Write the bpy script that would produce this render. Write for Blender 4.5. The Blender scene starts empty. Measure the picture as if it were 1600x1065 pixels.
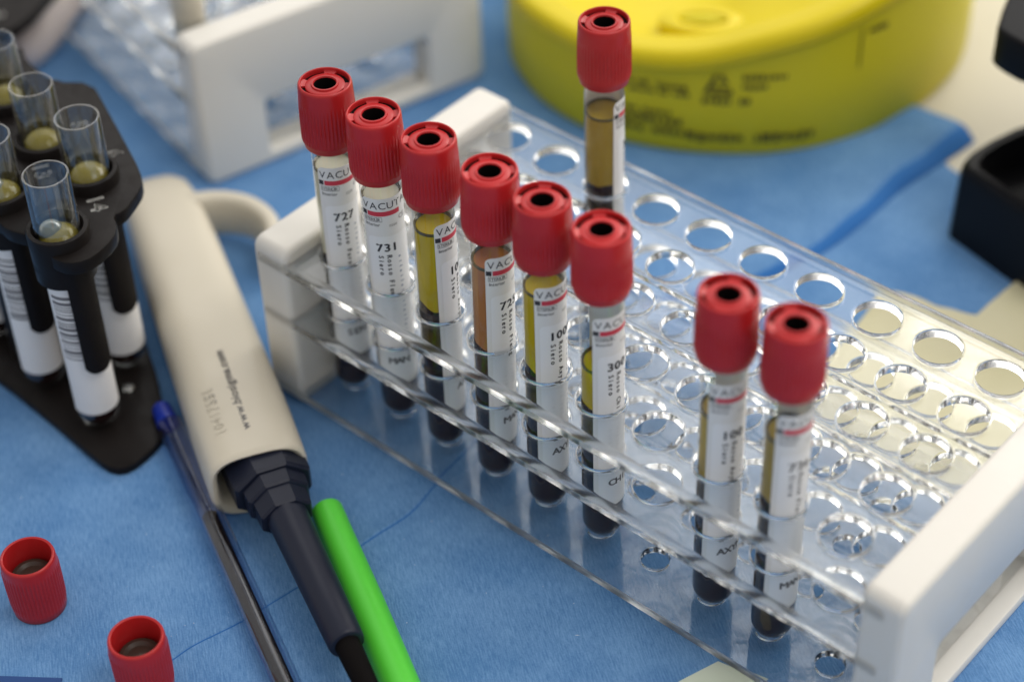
import bpy, bmesh, math, random
from mathutils import Vector, Matrix, noise
random.seed(7)
MM = 0.001
ZT = 5.0                      # the table is 5 mm below the tube tips
PI = math.pi
sc = bpy.context.scene
col = sc.collection

# ------------------------------------------------------------------ camera
def V(x, y, z=0.0):
    return Vector((x * MM, y * MM, (z + ZT) * MM))
cam_d = bpy.data.cameras.new('camera'); cam = bpy.data.objects.new('camera', cam_d); col.objects.link(cam)
CAM = Vector((379.71, -335.559, 463.452))
az, el, ro = 2.31144670, -0.726556105, -0.0375288907
fw = Vector((math.cos(el) * math.cos(az), math.cos(el) * math.sin(az), math.sin(el)))
rt = fw.cross(Vector((0, 0, 1))).normalized(); up = rt.cross(fw)
r2 = rt * math.cos(ro) + up * math.sin(ro); u2 = -rt * math.sin(ro) + up * math.cos(ro)
M = Matrix((r2, u2, -fw)).transposed().to_4x4(); M.translation = V(*CAM)
cam.matrix_world = M
cam_d.sensor_width = 36; cam_d.lens = 3116.7 / 1600 * 36
cam_d.clip_start = 0.01; cam_d.clip_end = 50
cam_d.dof.use_dof = True; cam_d.dof.focus_distance = 0.604; cam_d.dof.aperture_fstop = 4.4
cam_d.dof.aperture_blades = 7
sc.camera = cam

# ------------------------------------------------------------------ light
w = bpy.data.worlds.new('World'); sc.world = w; w.use_nodes = True
nt = w.node_tree; bg = nt.nodes['Background']
tc = nt.nodes.new('ShaderNodeTexCoord'); sp = nt.nodes.new('ShaderNodeSeparateXYZ')
mr = nt.nodes.new('ShaderNodeMapRange'); cr = nt.nodes.new('ShaderNodeValToRGB')
nt.links.new(tc.outputs['Generated'], sp.inputs[0]); nt.links.new(sp.outputs['Z'], mr.inputs['Value'])
mr.inputs['From Min'].default_value = -0.3; mr.inputs['From Max'].default_value = 1
nt.links.new(mr.outputs[0], cr.inputs[0]); nt.links.new(cr.outputs[0], bg.inputs['Color'])
cr.color_ramp.elements[0].color = (0.44, 0.425, 0.40, 1)
cr.color_ramp.elements[1].color = (0.70, 0.69, 0.68, 1)
bg.inputs['Strength'].default_value = 0.98
def area(name, loc, target, sx, sy, energy, colr):
    l = bpy.data.lights.new(name, 'AREA'); l.shape = 'RECTANGLE'; l.size = sx; l.size_y = sy
    l.energy = energy; l.color = colr
    o = bpy.data.objects.new(name, l); col.objects.link(o); o.location = loc
    o.rotation_euler = (Vector(target) - Vector(loc)).to_track_quat('-Z', 'Y').to_euler()
    return o
area('window_light', (0.15, 1.75, 1.15), (0.05, 0.05, 0), 1.5, 0.9, 24, (1.0, 0.96, 0.89))
area('far_window', (-1.15, 1.15, 1.55), (0.1, 0, 0), 1.7, 1.3, 8.5, (1.0, 0.98, 0.95))
area('ceiling_light', (0.9, 0.35, 1.7), (0.1, 0, 0), 0.9, 0.7, 10, (1.0, 0.97, 0.92))
sc.view_settings.view_transform = 'Standard'; sc.view_settings.look = 'None'
sc.view_settings.gamma = 1; sc.view_settings.exposure = 0.06; sc.view_settings.use_curve_mapping = False
cy = sc.cycles
cy.max_bounces = 28; cy.transmission_bounces = 26; cy.transparent_max_bounces = 32; cy.glossy_bounces = 8; cy.diffuse_bounces = 4
cy.caustics_refractive = True; cy.caustics_reflective = True; cy.blur_glossy = 0.4
cy.sample_clamp_indirect = 4.0
cy.use_denoising = True
try: cy.denoiser = 'OPENIMAGEDENOISE'
except Exception: pass

# ------------------------------------------------------------------ materials
def principled(name, color, rough=0.5, trans=0.0, ior=1.45, spec=0.5, sss=0.0, sss_r=(1, 1, 1), bump=None, coat=0.0, mottle=None, metal=0.0):
    m = bpy.data.materials.new(name); m.use_nodes = True
    n = m.node_tree; b = n.nodes['Principled BSDF']
    b.inputs['Base Color'].default_value = (*color, 1); b.inputs['Roughness'].default_value = rough
    b.inputs['Transmission Weight'].default_value = trans; b.inputs['IOR'].default_value = ior
    b.inputs['Specular IOR Level'].default_value = spec; b.inputs['Coat Weight'].default_value = coat
    b.inputs['Metallic'].default_value = metal
    if sss:
        b.inputs['Subsurface Weight'].default_value = sss; b.inputs['Subsurface Radius'].default_value = sss_r
        b.inputs['Subsurface Scale'].default_value = 0.002
    t = n.nodes.new('ShaderNodeTexCoord')
    if bump:
        scale, dist, stretch = bump
        mp = n.nodes.new('ShaderNodeMapping'); mp.inputs['Scale'].default_value = stretch
        no = n.nodes.new('ShaderNodeTexNoise'); no.inputs['Scale'].default_value = scale; no.inputs['Detail'].default_value = 6
        bu = n.nodes.new('ShaderNodeBump'); bu.inputs['Distance'].default_value = dist; bu.inputs['Strength'].default_value = 1
        n.links.new(t.outputs['Object'], mp.inputs[0]); n.links.new(mp.outputs[0], no.inputs['Vector'])
        n.links.new(no.outputs['Fac'], bu.inputs['Height']); n.links.new(bu.outputs[0], b.inputs['Normal'])
    if mottle:
        scale, c2 = mottle
        no = n.nodes.new('ShaderNodeTexNoise'); no.inputs['Scale'].default_value = scale; no.inputs['Detail'].default_value = 5
        mx = n.nodes.new('ShaderNodeMix'); mx.data_type = 'RGBA'
        mx.inputs[6].default_value = (*color, 1); mx.inputs[7].default_value = (*c2, 1)
        n.links.new(t.outputs['Object'], no.inputs['Vector']); n.links.new(no.outputs['Fac'], mx.inputs[0])
        n.links.new(mx.outputs[2], b.inputs['Base Color'])
    return m
def thin_clear(name, tint=(1, 1, 1), ior=1.45, haze=0.0):
    m = bpy.data.materials.new(name); m.use_nodes = True; n = m.node_tree
    n.nodes.remove(n.nodes['Principled BSDF']); out = n.nodes['Material Output']
    tr = n.nodes.new('ShaderNodeBsdfTransparent'); tr.inputs[0].default_value = (*tint, 1)
    gl = n.nodes.new('ShaderNodeBsdfGlossy'); gl.inputs['Roughness'].default_value = 0.04; gl.inputs[0].default_value = (1, 1, 1, 1)
    lw = n.nodes.new('ShaderNodeLayerWeight'); lw.inputs[0].default_value = 0.5
    pw = n.nodes.new('ShaderNodeMath'); pw.operation = 'POWER'; pw.inputs[1].default_value = 4.0
    fr = n.nodes.new('ShaderNodeMath'); fr.operation = 'MULTIPLY_ADD'; fr.inputs[1].default_value = 0.8; fr.inputs[2].default_value = 0.045 + haze
    mx = n.nodes.new('ShaderNodeMixShader')
    n.links.new(lw.outputs['Facing'], pw.inputs[0]); n.links.new(pw.outputs[0], fr.inputs[0])
    n.links.new(fr.outputs[0], mx.inputs[0]); n.links.new(tr.outputs[0], mx.inputs[1]); n.links.new(gl.outputs[0], mx.inputs[2])
    n.links.new(mx.outputs[0], out.inputs[0])
    return m
def cloth_material(name, c1, c2):
    m = principled(name, c1, 0.85, spec=0.15)
    n = m.node_tree; b = n.nodes['Principled BSDF']; t = n.nodes.new('ShaderNodeTexCoord')
    def noi(scale, stretch, rotz, detail=6, w=0):
        mp = n.nodes.new('ShaderNodeMapping'); mp.inputs['Scale'].default_value = stretch; mp.inputs['Rotation'].default_value = (0, 0, rotz)
        mp.vector_type = 'POINT'
        rm = n.nodes.new('ShaderNodeVectorRotate'); rm.rotation_type = 'Z_AXIS'; rm.inputs['Angle'].default_value = rotz
        mp.inputs['Rotation'].default_value = (0, 0, 0)
        no = n.nodes.new('ShaderNodeTexNoise'); no.inputs['Scale'].default_value = scale; no.inputs['Detail'].default_value = detail
        n.links.new(t.outputs['Object'], rm.inputs['Vector']); n.links.new(rm.outputs[0], mp.inputs[0]); n.links.new(mp.outputs[0], no.inputs['Vector'])
        return no.outputs['Fac']
    big = noi(38, (1, 1, 1), 0, 3); fib = noi(260, (1, 7.5, 1), 0.62, 5); fine = noi(1500, (1, 1, 1), 0, 3)
    def math_(op, a, bb):
        k = n.nodes.new('ShaderNodeMath'); k.operation = op
        for i, v in enumerate((a, bb)):
            if isinstance(v, (int, float)): k.inputs[i].default_value = v
            else: n.links.new(v, k.inputs[i])
        return k.outputs[0]
    s = math_('ADD', math_('MULTIPLY', fib, 0.62), math_('ADD', math_('MULTIPLY', big, 0.45), math_('MULTIPLY', fine, 0.30)))
    ra = n.nodes.new('ShaderNodeValToRGB')
    ra.color_ramp.elements[0].position = 0.56; ra.color_ramp.elements[1].position = 0.82
    ra.color_ramp.elements[0].color = (*c1, 1); ra.color_ramp.elements[1].color = (*c2, 1)
    n.links.new(s, ra.inputs[0]); n.links.new(ra.outputs[0], b.inputs['Base Color'])
    bu = n.nodes.new('ShaderNodeBump'); bu.inputs['Distance'].default_value = 0.00022; bu.inputs['Strength'].default_value = 0.8
    n.links.new(math_('ADD', fib, math_('MULTIPLY', fine, 0.5)), bu.inputs['Height'])
    bu2 = n.nodes.new('ShaderNodeBump'); bu2.inputs['Distance'].default_value = 0.010; bu2.inputs['Strength'].default_value = 0.7
    n.links.new(noi(16, (1, 1, 1), 0, 2), bu2.inputs['Height']); n.links.new(bu.outputs[0], bu2.inputs['Normal'])
    n.links.new(bu2.outputs[0], b.inputs['Normal'])
    return m
MAT = dict(
    cloth=cloth_material('blue_nonwoven', (0.085, 0.215, 0.455), (0.17, 0.335, 0.60)),
    cloth_shade=principled('blue_fold_shade', (0.04, 0.17, 0.47), 0.8, spec=0.15),  # darker drape blue, shade of curl and crease put into the colour
    counter=principled('cream_counter', (0.60, 0.555, 0.44), 0.45, mottle=(60, (0.56, 0.52, 0.41))),
    paper=principled('cream_paper', (0.68, 0.635, 0.47), 0.55, mottle=(25, (0.60, 0.56, 0.33))),
    palepaper=principled('pale_green_paper', (0.62, 0.68, 0.56), 0.6),
    red=principled('red_plastic', (0.46, 0.016, 0.018), 0.36, sss=0.15, sss_r=(1, 0.1, 0.1), bump=(900, 0.00003, (1, 1, 1))),
    rubber=principled('black_rubber', (0.004, 0.003, 0.003), 0.7, spec=0.1),
    greyrubber=principled('grey_rubber', (0.30, 0.28, 0.23), 0.5),
    brownrubber=principled('brown_rubber', (0.045, 0.030, 0.022), 0.40),
    acrylic_edge=principled('satin_acrylic_edge', (0.98, 0.985, 0.975), 0.26, 1.0, 1.49),
    acrylic_hole=principled('bored_acrylic_edge', (0.98, 0.985, 0.975), 0.17, 1.0, 1.49),
    acrylic_base=principled('satin_acrylic_base_edge', (0.98, 0.985, 0.975), 0.42, 1.0, 1.49),
    acrylic=principled('clear_acrylic', (0.98, 0.99, 0.985), 0.035, 1.0, 1.49),
    glass=thin_clear('tube_wall', (0.97, 0.98, 0.975), 1.5),
    openglass=thin_clear('open_tube_wall', (0.95, 0.96, 0.965), 1.5, 0.05),
    white=principled('white_plastic', (0.74, 0.715, 0.66), 0.42, sss=0.3, bump=(300, 0.00004, (1, 1, 1))),
    frost=principled('frosted_white_plastic', (0.70, 0.685, 0.63), 0.45, sss=0.3),
    label=principled('label_paper', (0.82, 0.81, 0.79), 0.42, mottle=(300, (0.78, 0.77, 0.76))),
    sticker=principled('sticker_paper', (0.86, 0.86, 0.87), 0.5),
    ink=principled('ink', (0.035, 0.033, 0.04), 0.6),
    softink=principled('soft_ink', (0.16, 0.155, 0.16), 0.6),
    blueink=principled('pale_blue_ink', (0.28, 0.32, 0.42), 0.6),
    labelred=principled('label_red', (0.62, 0.045, 0.075), 0.5),
    blood=principled('dark_blood', (0.012, 0.003, 0.003), 0.15, spec=0.25, mottle=(220, (0.018, 0.003, 0.003))),
    serum_y=principled('yellow_serum', (0.95, 0.74, 0.04), 0.05, 0.45, 1.1, mottle=(140, (0.74, 0.55, 0.03))),
    serum_b=principled('amber_serum', (0.78, 0.36, 0.13), 0.08, 0.4, 1.1, mottle=(140, (0.55, 0.22, 0.08))),
    serum_o=principled('olive_serum', (0.66, 0.47, 0.08), 0.08, 0.4, 1.1, mottle=(140, (0.50, 0.34, 0.04))),
    milky=principled('milky_serum', (0.62, 0.58, 0.42), 0.12),
    meniscus=principled('dark_meniscus', (0.10, 0.075, 0.02), 0.15),
    gel=principled('grey_gel', (0.20, 0.205, 0.14), 0.15, 0.25, 1.35),
    olive=principled('olive_serum_open', (0.26, 0.21, 0.03), 0.06, 0.15, 1.33, coat=0.5),
    black=principled('black_plastic', (0.006, 0.005, 0.005), 0.42, spec=0.16, bump=(700, 0.00006, (1, 1, 1)), mottle=(45, (0.014, 0.011, 0.010))),
    blackdev=principled('black_moulding', (0.005, 0.005, 0.006), 0.42, spec=0.2),
    navy=principled('navy_plastic', (0.010, 0.013, 0.028), 0.40, spec=0.35, bump=(500, 0.00003, (1, 1, 1))),
    cream=principled('cream_plastic', (0.61, 0.56, 0.455), 0.40, sss=0.15, bump=(260, 0.00004, (1, 1, 1))),
    chalk=principled('white_marker', (0.85, 0.84, 0.80), 0.7),
    ylid=principled('yellow_lid', (0.70, 0.56, 0.0), 0.42, sss=0.1),
    ybody=principled('yellow_body', (0.62, 0.54, 0.006), 0.48, sss=0.2),
    ydark=principled('olive_print', (0.07, 0.065, 0.005), 0.5),
    green=principled('fluorescent_green', (0.10, 0.66, 0.045), 0.42, bump=(150, 0.0001, (1, 1, 1))),
    steel=principled('steel', (0.55, 0.55, 0.53), 0.25, metal=1.0),
    plug=principled('blue_plug', (0.012, 0.035, 0.36), 0.25),
    refill=principled('brown_ink_refill', (0.016, 0.009, 0.007), 0.6, spec=0.12),
    penclear=thin_clear('pen_clear', (0.86, 0.89, 0.95), 1.45, 0.0),
    refillclear=thin_clear('refill_wall', (0.55, 0.58, 0.66), 1.4),
    skinwhite=principled('pinkish_white_plastic', (0.66, 0.57, 0.55), 0.4),
    darkblue=principled('dark_blue_card', (0.012, 0.06, 0.22), 0.6),
)

n = MAT['red'].node_tree; oi = n.nodes.new('ShaderNodeObjectInfo'); hs = n.nodes.new('ShaderNodeHueSaturation')
mv = n.nodes.new('ShaderNodeMapRange'); mv.inputs['To Min'].default_value = 0.86; mv.inputs['To Max'].default_value = 1.12
n.links.new(oi.outputs['Random'], mv.inputs['Value']); n.links.new(mv.outputs[0], hs.inputs['Value'])
hs.inputs['Color'].default_value = MAT['red'].node_tree.nodes['Principled BSDF'].inputs['Base Color'].default_value[:]
n.links.new(hs.outputs[0], n.nodes['Principled BSDF'].inputs['Base Color'])
def smear(m, scale, lo, hi):
    n = m.node_tree; t = n.nodes.new('ShaderNodeTexCoord'); no = n.nodes.new('ShaderNodeTexNoise'); no.inputs['Scale'].default_value = scale
    no.inputs['Detail'].default_value = 6; no.inputs['Distortion'].default_value = 1.2
    mp = n.nodes.new('ShaderNodeMapRange'); mp.inputs['From Min'].default_value = .42; mp.inputs['From Max'].default_value = .72
    mp.inputs['To Min'].default_value = lo; mp.inputs['To Max'].default_value = hi
    n.links.new(t.outputs['Object'], no.inputs['Vector']); n.links.new(no.outputs['Fac'], mp.inputs['Value'])
    n.links.new(mp.outputs[0], n.nodes['Principled BSDF'].inputs['Roughness'])
smear(MAT['acrylic'], 45, .015, .12); smear(MAT['red'], 160, .30, .5); smear(MAT['cream'], 60, .34, .52); smear(MAT['black'], 90, .36, .58); smear(MAT['white'], 50, .34, .55)
# ------------------------------------------------------------------ mesh helpers
class MB:
    def __init__(s): s.v = []; s.f = []
    def add(s, verts, faces, T=None):
        o = len(s.v)
        for p in verts:
            p = Vector(p)
            s.v.append(tuple(T @ p) if T is not None else tuple(p))
        s.f += [tuple(i + o for i in f) for f in faces]
        return s
    def build(s, name, mat, parent=None, sharp=35, merge=False, T=None, flip=False):
        me = bpy.data.meshes.new(name)
        vs = [tuple((T @ Vector(p)) if T is not None else p) for p in s.v]
        me.from_pydata([(x * MM, y * MM, z * MM) for x, y, z in vs], [], s.f)
        bm = bmesh.new(); bm.from_mesh(me)
        if merge: bmesh.ops.remove_doubles(bm, verts=bm.verts, dist=1e-6)
        if merge or flip is None: bmesh.ops.recalc_face_normals(bm, faces=bm.faces)
        lim = math.radians(sharp)
        for f in bm.faces: f.smooth = True
        for e in bm.edges:
            if len(e.link_faces) == 2 and e.calc_face_angle(0) > lim: e.smooth = False
        bm.to_mesh(me); bm.free(); me.materials.append(mat)
        ob = bpy.data.objects.new(name, me); col.objects.link(ob)
        if parent is not None: ob.parent = parent
        return ob
def tag(o, label=None, cat=None, group=None, kind=None):
    if label: o['label'] = label
    if cat: o['category'] = cat
    if group: o['group'] = group
    if kind: o['kind'] = kind
    return o
def thing(name, label, cat, loc=(0, 0, 0), group=None):
    """empty at loc (mm, table height included by V)"""
    o = bpy.data.objects.new(name, None); o.empty_display_size = 0.01; col.objects.link(o)
    o.location = V(*loc)
    return tag(o, label, cat, group)
def lathe(prof, segs=48, fn=None, cap0=False, cap1=False, a0=0, a1=2 * PI):
    full = abs(a1 - a0 - 2 * PI) < 1e-6
    n = segs if full else segs + 1
    v = []; f = []
    for i, (r, z) in enumerate(prof):
        for k in range(n):
            a = a0 + (a1 - a0) * k / segs
            rr, zz = (r, z) if fn is None else fn(i, a, r, z)
            v.append((rr * math.cos(a), rr * math.sin(a), zz))
    for i in range(len(prof) - 1):
        for k in range(segs if not full else n):
            k2 = (k + 1) % n if full else k + 1
            f.append((i * n + k, i * n + k2, (i + 1) * n + k2, (i + 1) * n + k))
    if cap0: f.append(tuple(range(n))[::-1])
    if cap1: f.append(tuple((len(prof) - 1) * n + k for k in range(n)))
    return v, f
def hemi(r, z0, n=10):
    """profile of a hemisphere bottom from the tip up to the equator at z0"""
    return [(max(r * math.sin(t), 0.001), z0 - r * math.cos(t)) for t in [PI / 2 * k / n for k in range(n + 1)]]
def prism_bm(poly, z0, z1, bevel=0.0, seg=3, vert_bevel=False):
    bm = bmesh.new()
    vs = [bm.verts.new((x, y, z0)) for x, y in poly]
    f = bm.faces.new(vs)
    r = bmesh.ops.extrude_face_region(bm, geom=[f])
    for e in r['geom']:
        if isinstance(e, bmesh.types.BMVert): e.co.z = z1
    bmesh.ops.recalc_face_normals(bm, faces=bm.faces)
    if bevel:
        eds = [e for e in bm.edges if vert_bevel or abs(e.verts[0].co.z - e.verts[1].co.z) < 1e-6]
        bmesh.ops.bevel(bm, geom=eds, offset=bevel, segments=seg, affect='EDGES', profile=0.5)
    return bm
def bm_obj(bm, name, mat, parent=None, T=None, sharp=35):
    if T is not None: bmesh.ops.transform(bm, matrix=T, verts=bm.verts)
    bmesh.ops.scale(bm, vec=(MM, MM, MM), verts=bm.verts)
    for f in bm.faces: f.smooth = True
    lim = math.radians(sharp)
    for e in bm.edges:
        if len(e.link_faces) == 2 and e.calc_face_angle(0) > lim: e.smooth = False
    me = bpy.data.meshes.new(name); bm.to_mesh(me); bm.free(); me.materials.append(mat)
    o = bpy.data.objects.new(name, me); col.objects.link(o)
    if parent is not None: o.parent = parent
    return o
def smooth_poly(pts, it=2):
    """Chaikin corner cutting of a closed outline"""
    for _ in range(it):
        q = []
        for i in range(len(pts)):
            a = pts[i]; b = pts[(i + 1) % len(pts)]
            q += [tuple(a[k] * .75 + b[k] * .25 for k in range(len(a))), tuple(a[k] * .25 + b[k] * .75 for k in range(len(a)))]
        pts = q
    return pts
def sweep(path, radius, segs=16, caps=True):
    v = []; f = []; n = len(path)
    ps = [Vector(p) for p in path]; rad = radius if isinstance(radius, (list, tuple)) else [radius] * n
    for i, p in enumerate(ps):
        t = (ps[min(i + 1, n - 1)] - ps[max(i - 1, 0)]).normalized()
        a = t.cross(Vector((0, 0, 1)))
        if a.length < 1e-3: a = t.cross(Vector((1, 0, 0)))
        a.normalize(); b = t.cross(a)
        for k in range(segs):
            an = 2 * PI * k / segs
            v.append(tuple(p + (a * math.cos(an) + b * math.sin(an)) * rad[i]))
    for i in range(n - 1):
        for k in range(segs):
            k2 = (k + 1) % segs
            f.append((i * segs + k, (i + 1) * segs + k, (i + 1) * segs + k2, i * segs + k2))
    if caps: f.append(tuple(range(segs))); f.append(tuple((n - 1) * segs + k for k in range(segs))[::-1])
    return v, f
def frame(p0, p1):
    """matrix whose +X runs from p0 to p1, origin p0, Z as upright as possible"""
    x = (Vector(p1) - Vector(p0)).normalized(); y = Vector((0, 0, 1)).cross(x).normalized(); z = x.cross(y)
    m = Matrix((x, y, z)).transposed().to_4x4(); m.translation = Vector(p0)
    return m
_glyph = {}
def glyph(ch):
    if ch not in _glyph:
        cu = bpy.data.curves.new('g', 'FONT'); cu.body = ch; cu.size = 1.0; cu.resolution_u = 3
        o = bpy.data.objects.new('g', cu); col.objects.link(o)
        dg = bpy.context.evaluated_depsgraph_get(); me = bpy.data.meshes.new_from_object(o.evaluated_get(dg))
        vs = [tuple(v.co) for v in me.vertices]; fs = [tuple(p.vertices) for p in me.polygons]
        xs = [v[0] for v in vs] or [0]
        _glyph[ch] = (vs, fs, min(xs), max(xs))
        bpy.data.objects.remove(o); bpy.data.meshes.remove(me); bpy.data.curves.remove(cu)
    return _glyph[ch]
def text2d(s, size, adv=None, bold=0.0, sx=1.0):
    """flat text; adv = fixed pitch in mm, else proportional. Returns verts, faces, width. size = cap height in mm"""
    k = size / 0.70; x = 0; V_ = []; F = []
    offs = [(0, 0)] if not bold else [(-bold, 0), (bold, 0), (0, bold * .6), (0, -bold * .6)]
    for ch in s:
        if ch == ' ':
            x += adv or size * .5; continue
        vs, fs, a, b = glyph(ch); wd = (b - a) * k * sx
        x0 = x + ((adv - wd) / 2 if adv else 0)
        for ox, oy in offs:
            o = len(V_)
            V_ += [((v[0] - a) * k * sx + x0 + ox, v[1] * k + oy, 0) for v in vs]
            F += [tuple(i + o for i in f) for f in fs]
        x += adv if adv else wd + size * .16
    return V_, F, x
def rect2d(x0, y0, x1, y1, nx=1):
    v = []; f = []
    for i in range(nx + 1):
        x = x0 + (x1 - x0) * i / nx; v += [(x, y0, 0), (x, y1, 0)]
    for i in range(nx): f.append((2 * i, 2 * i + 2, 2 * i + 3, 2 * i + 1))
    return v, f
def box(x0, y0, z0, x1, y1, z1):
    v = [(x, y, z) for x in (x0, x1) for y in (y0, y1) for z in (z0, z1)]
    return v, [(0, 1, 3, 2), (4, 6, 7, 5), (0, 4, 5, 1), (2, 3, 7, 6), (0, 2, 6, 4), (1, 5, 7, 3)]
def link_copy(o, parent=None):
    c = o.copy(); col.objects.link(c); c.parent = parent
    return c

# ------------------------------------------------------------------ ground
m = MB(); m.add([(-1500, -1500, -5.35), (1500, -1500, -5.35), (1500, 1500, -5.35), (-1500, 1500, -5.35)], [(0, 1, 2, 3)])
ctr = m.build('counter', MAT['counter'], T=Matrix.Translation((0, 0, ZT))); tag(ctr, 'cream laboratory counter top beyond the edge of the blue sheet', kind='structure')

cl = thing('surgical_drape', 'blue nonwoven surgical drape spread over the counter under everything', 'drape', (0, 0, -5))
edge = [(-700, 620), (-20, 300), (46.5, 256), (61.7, 251.3), (76, 246), (89, 237.3), (104.6, 233.6), (125.5, 231), (190, 222), (420, 200), (460, -700), (-700, -700)]
m = MB(); m.add([(x, y, 0) for x, y in edge], [tuple(range(len(edge)))[::-1]])
bm = bmesh.new(); vs = [bm.verts.new((x, y, 0)) for x, y in edge]; bm.faces.new(vs); bmesh.ops.recalc_face_normals(bm, faces=bm.faces)
for f in bm.faces:
    if f.normal.z < 0: f.normal_flip()
sheet = bm_obj(bm, 'sheet', MAT['cloth'], cl)
# crease ridge in the drape
def catmull(pts, n=10):
    P = [Vector(p) for p in pts]; P = [P[0] * 2 - P[1]] + P + [P[-1] * 2 - P[-2]]; out = []
    for i in range(1, len(P) - 2):
        for k in range(n):
            t = k / n
            out.append(0.5 * ((2 * P[i]) + (P[i + 1] - P[i - 1]) * t + (2 * P[i - 1] - 5 * P[i] + 4 * P[i + 1] - P[i + 2]) * t * t + (3 * P[i] - P[i - 1] - 3 * P[i + 1] + P[i + 2]) * t ** 3))
    out.append(P[-2]); return [tuple(p) for p in out]
cr_pts = catmull([(46, 20, 0.05), (48.6, 4.1, 0.05), (50.6, -15.5, .05), (53.0, -30.3, .05), (51.2, -45.3, .05), (48.6, -68.6, .05), (45.2, -90.2, .05), (43.6, -99.0, .05), (39.9, -112.4, .05), (39.0, -121.7, .05), (37.3, -140.0, .05), (34, -170, .05)], 8)
v = []; f = []; pp = [(-5, 0), (-3.4, .04), (-2, .16), (-.9, .42), (-.3, .55), (.15, .5), (.4, .1), (.9, .04), (2.5, 0)]
for i, p in enumerate(cr_pts):
    td = (Vector(cr_pts[min(i + 1, len(cr_pts) - 1)]) - Vector(cr_pts[max(i - 1, 0)])).normalized()
    for d_, z_ in pp: v.append((p[0] - td.y * d_, p[1] + td.x * d_, .03 + z_))
for i in range(len(cr_pts) - 1):
    for j in range(len(pp) - 1): f.append((i * 9 + j, (i + 1) * 9 + j, (i + 1) * 9 + j + 1, i * 9 + j + 1))
MB().add(v, f).build('pucker', MAT['cloth'], cl, sharp=180)
cr_off = []
for i, p in enumerate(cr_pts):
    td = (Vector(cr_pts[min(i + 1, len(cr_pts) - 1)]) - Vector(cr_pts[max(i - 1, 0)])).normalized(); cr_off.append((p[0] - td.y * .5, p[1] + td.x * .5, .1))
m = MB(); v, f = sweep(cr_off, [0.30 if i < 40 else 0.22 for i in range(len(cr_pts))], 8); m.add(v, f); m.build('crease_shade', MAT['cloth_shade'], cl)  # dark strip beside the pucker, paints the shade along the fold line
# folded flap with its curled edge
E_ = catmull([(81.6, 257.8, 0), (79.5, 235, 0), (77.7, 212.9, 0), (78.5, 188, 0), (77.8, 165.3, 0), (72.5, 140.4, 0), (62.8, 118, 0), (50, 96, 0)], 6)
prof = [(6.8, 0.25, 0), (6.0, 1.6, .0), (3.6, 4.4, .0), (0.5, 6.6, 0), (-4, 6.6, 0), (-12, 5.2, 0), (-28, 2.6, 0), (-50, 0.9, 0), (-75, 0.15, 0)]
v = []; f = []; n = len(E_)
for i, p in enumerate(E_):
    t = i / (n - 1); hh = 1.0 - 0.75 * t
    tdir = (Vector(E_[min(i + 1, n - 1)]) - Vector(E_[max(i - 1, 0)])).normalized(); nx_, ny_ = tdir.y, -tdir.x
    if nx_ < 0: nx_, ny_ = -nx_, -ny_
    for d, z, _ in prof:
        y_shift = (-(d + 4) * 0.10 if d < 0 else 0) * (1 - t)
        v.append((p[0] + nx_ * d * (hh if d > 0 else 1), p[1] + ny_ * d + y_shift * .2, 0.15 + z * hh * (0.85 + 0.15 * math.sin(i * .7))))
k_ = len(prof)
for i in range(n - 1):
    for j in range(k_ - 1): f.append((i * k_ + j, i * k_ + j + 1, (i + 1) * k_ + j + 1, (i + 1) * k_ + j))
m = MB(); m.add(v, f); fl = m.build('folded_flap', MAT['cloth'], cl, sharp=180)
fl.data.materials.append(MAT['cloth_shade'])
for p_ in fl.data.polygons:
    if p_.index % (len(prof) - 1) < 3: p_.material_index = 1  # curl side painted the darker blue for its shade

def crumple(name, poly, z, amp, scale, mat, label, cat, cuts=4):
    t = thing(name, label, cat, (poly[0][0], poly[0][1], z))
    t_ = None
    bm = bmesh.new(); vs = [bm.verts.new((x - poly[0][0], y - poly[0][1], 0)) for x, y in poly]; bm.faces.new(vs)
    bmesh.ops.triangulate(bm, faces=bm.faces)
    for _ in range(cuts): bmesh.ops.subdivide_edges(bm, edges=bm.edges[:], cuts=1, use_grid_fill=True)
    for q in bm.verts:
        h = noise.noise(Vector((q.co.x * scale, q.co.y * scale * .6, 3.1))) + 0.5 * abs(noise.noise(Vector((q.co.x * scale * 2.1, q.co.y * scale * 1.4, 8))))
        q.co.z = max(0.0, (h + .45) * amp)
    o = bm_obj(bm, 'paper_surface', mat, t, sharp=180)
    for p in o.data.polygons: p.use_smooth = True
    return t
crumple('crumpled_paper', [(110.5, 157), (143.7, 166.7), (148.3, 233.6), (200, 210), (212.6, 138.7), (207, 99.8), (189.1, 84), (165.6, 79.3), (141.4, 80.4), (123.4, 93.4), (114.5, 131.6)],
        -4.85, 3.0, 0.05, MAT['paper'], 'crumpled cream paper lying on the blue drape under the back corner of the clear rack', 'paper')
m = MB(); bm = prism_bm([(161.7, -29.8), (166.1, -16.2), (182.0, -13.0), (178, -37)], -4.95, -4.7)
o = bm_obj(bm, 'paper_label', MAT['palepaper'], T=Matrix.Translation((0, 0, ZT))); tag(o, 'pale green paper corner sticking out below the front edge of the clear rack', 'paper slip')
bm = prism_bm([(4.3, -158.1), (19.5, -146.5), (32, -162), (15, -174)], -4.9, -4.3, 0.1)
o = bm_obj(bm, 'blue_card', MAT['darkblue'], T=Matrix.Translation((0, 0, ZT))); tag(o, 'dark blue card edge in the near corner below the two loose red caps', 'card')

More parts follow.
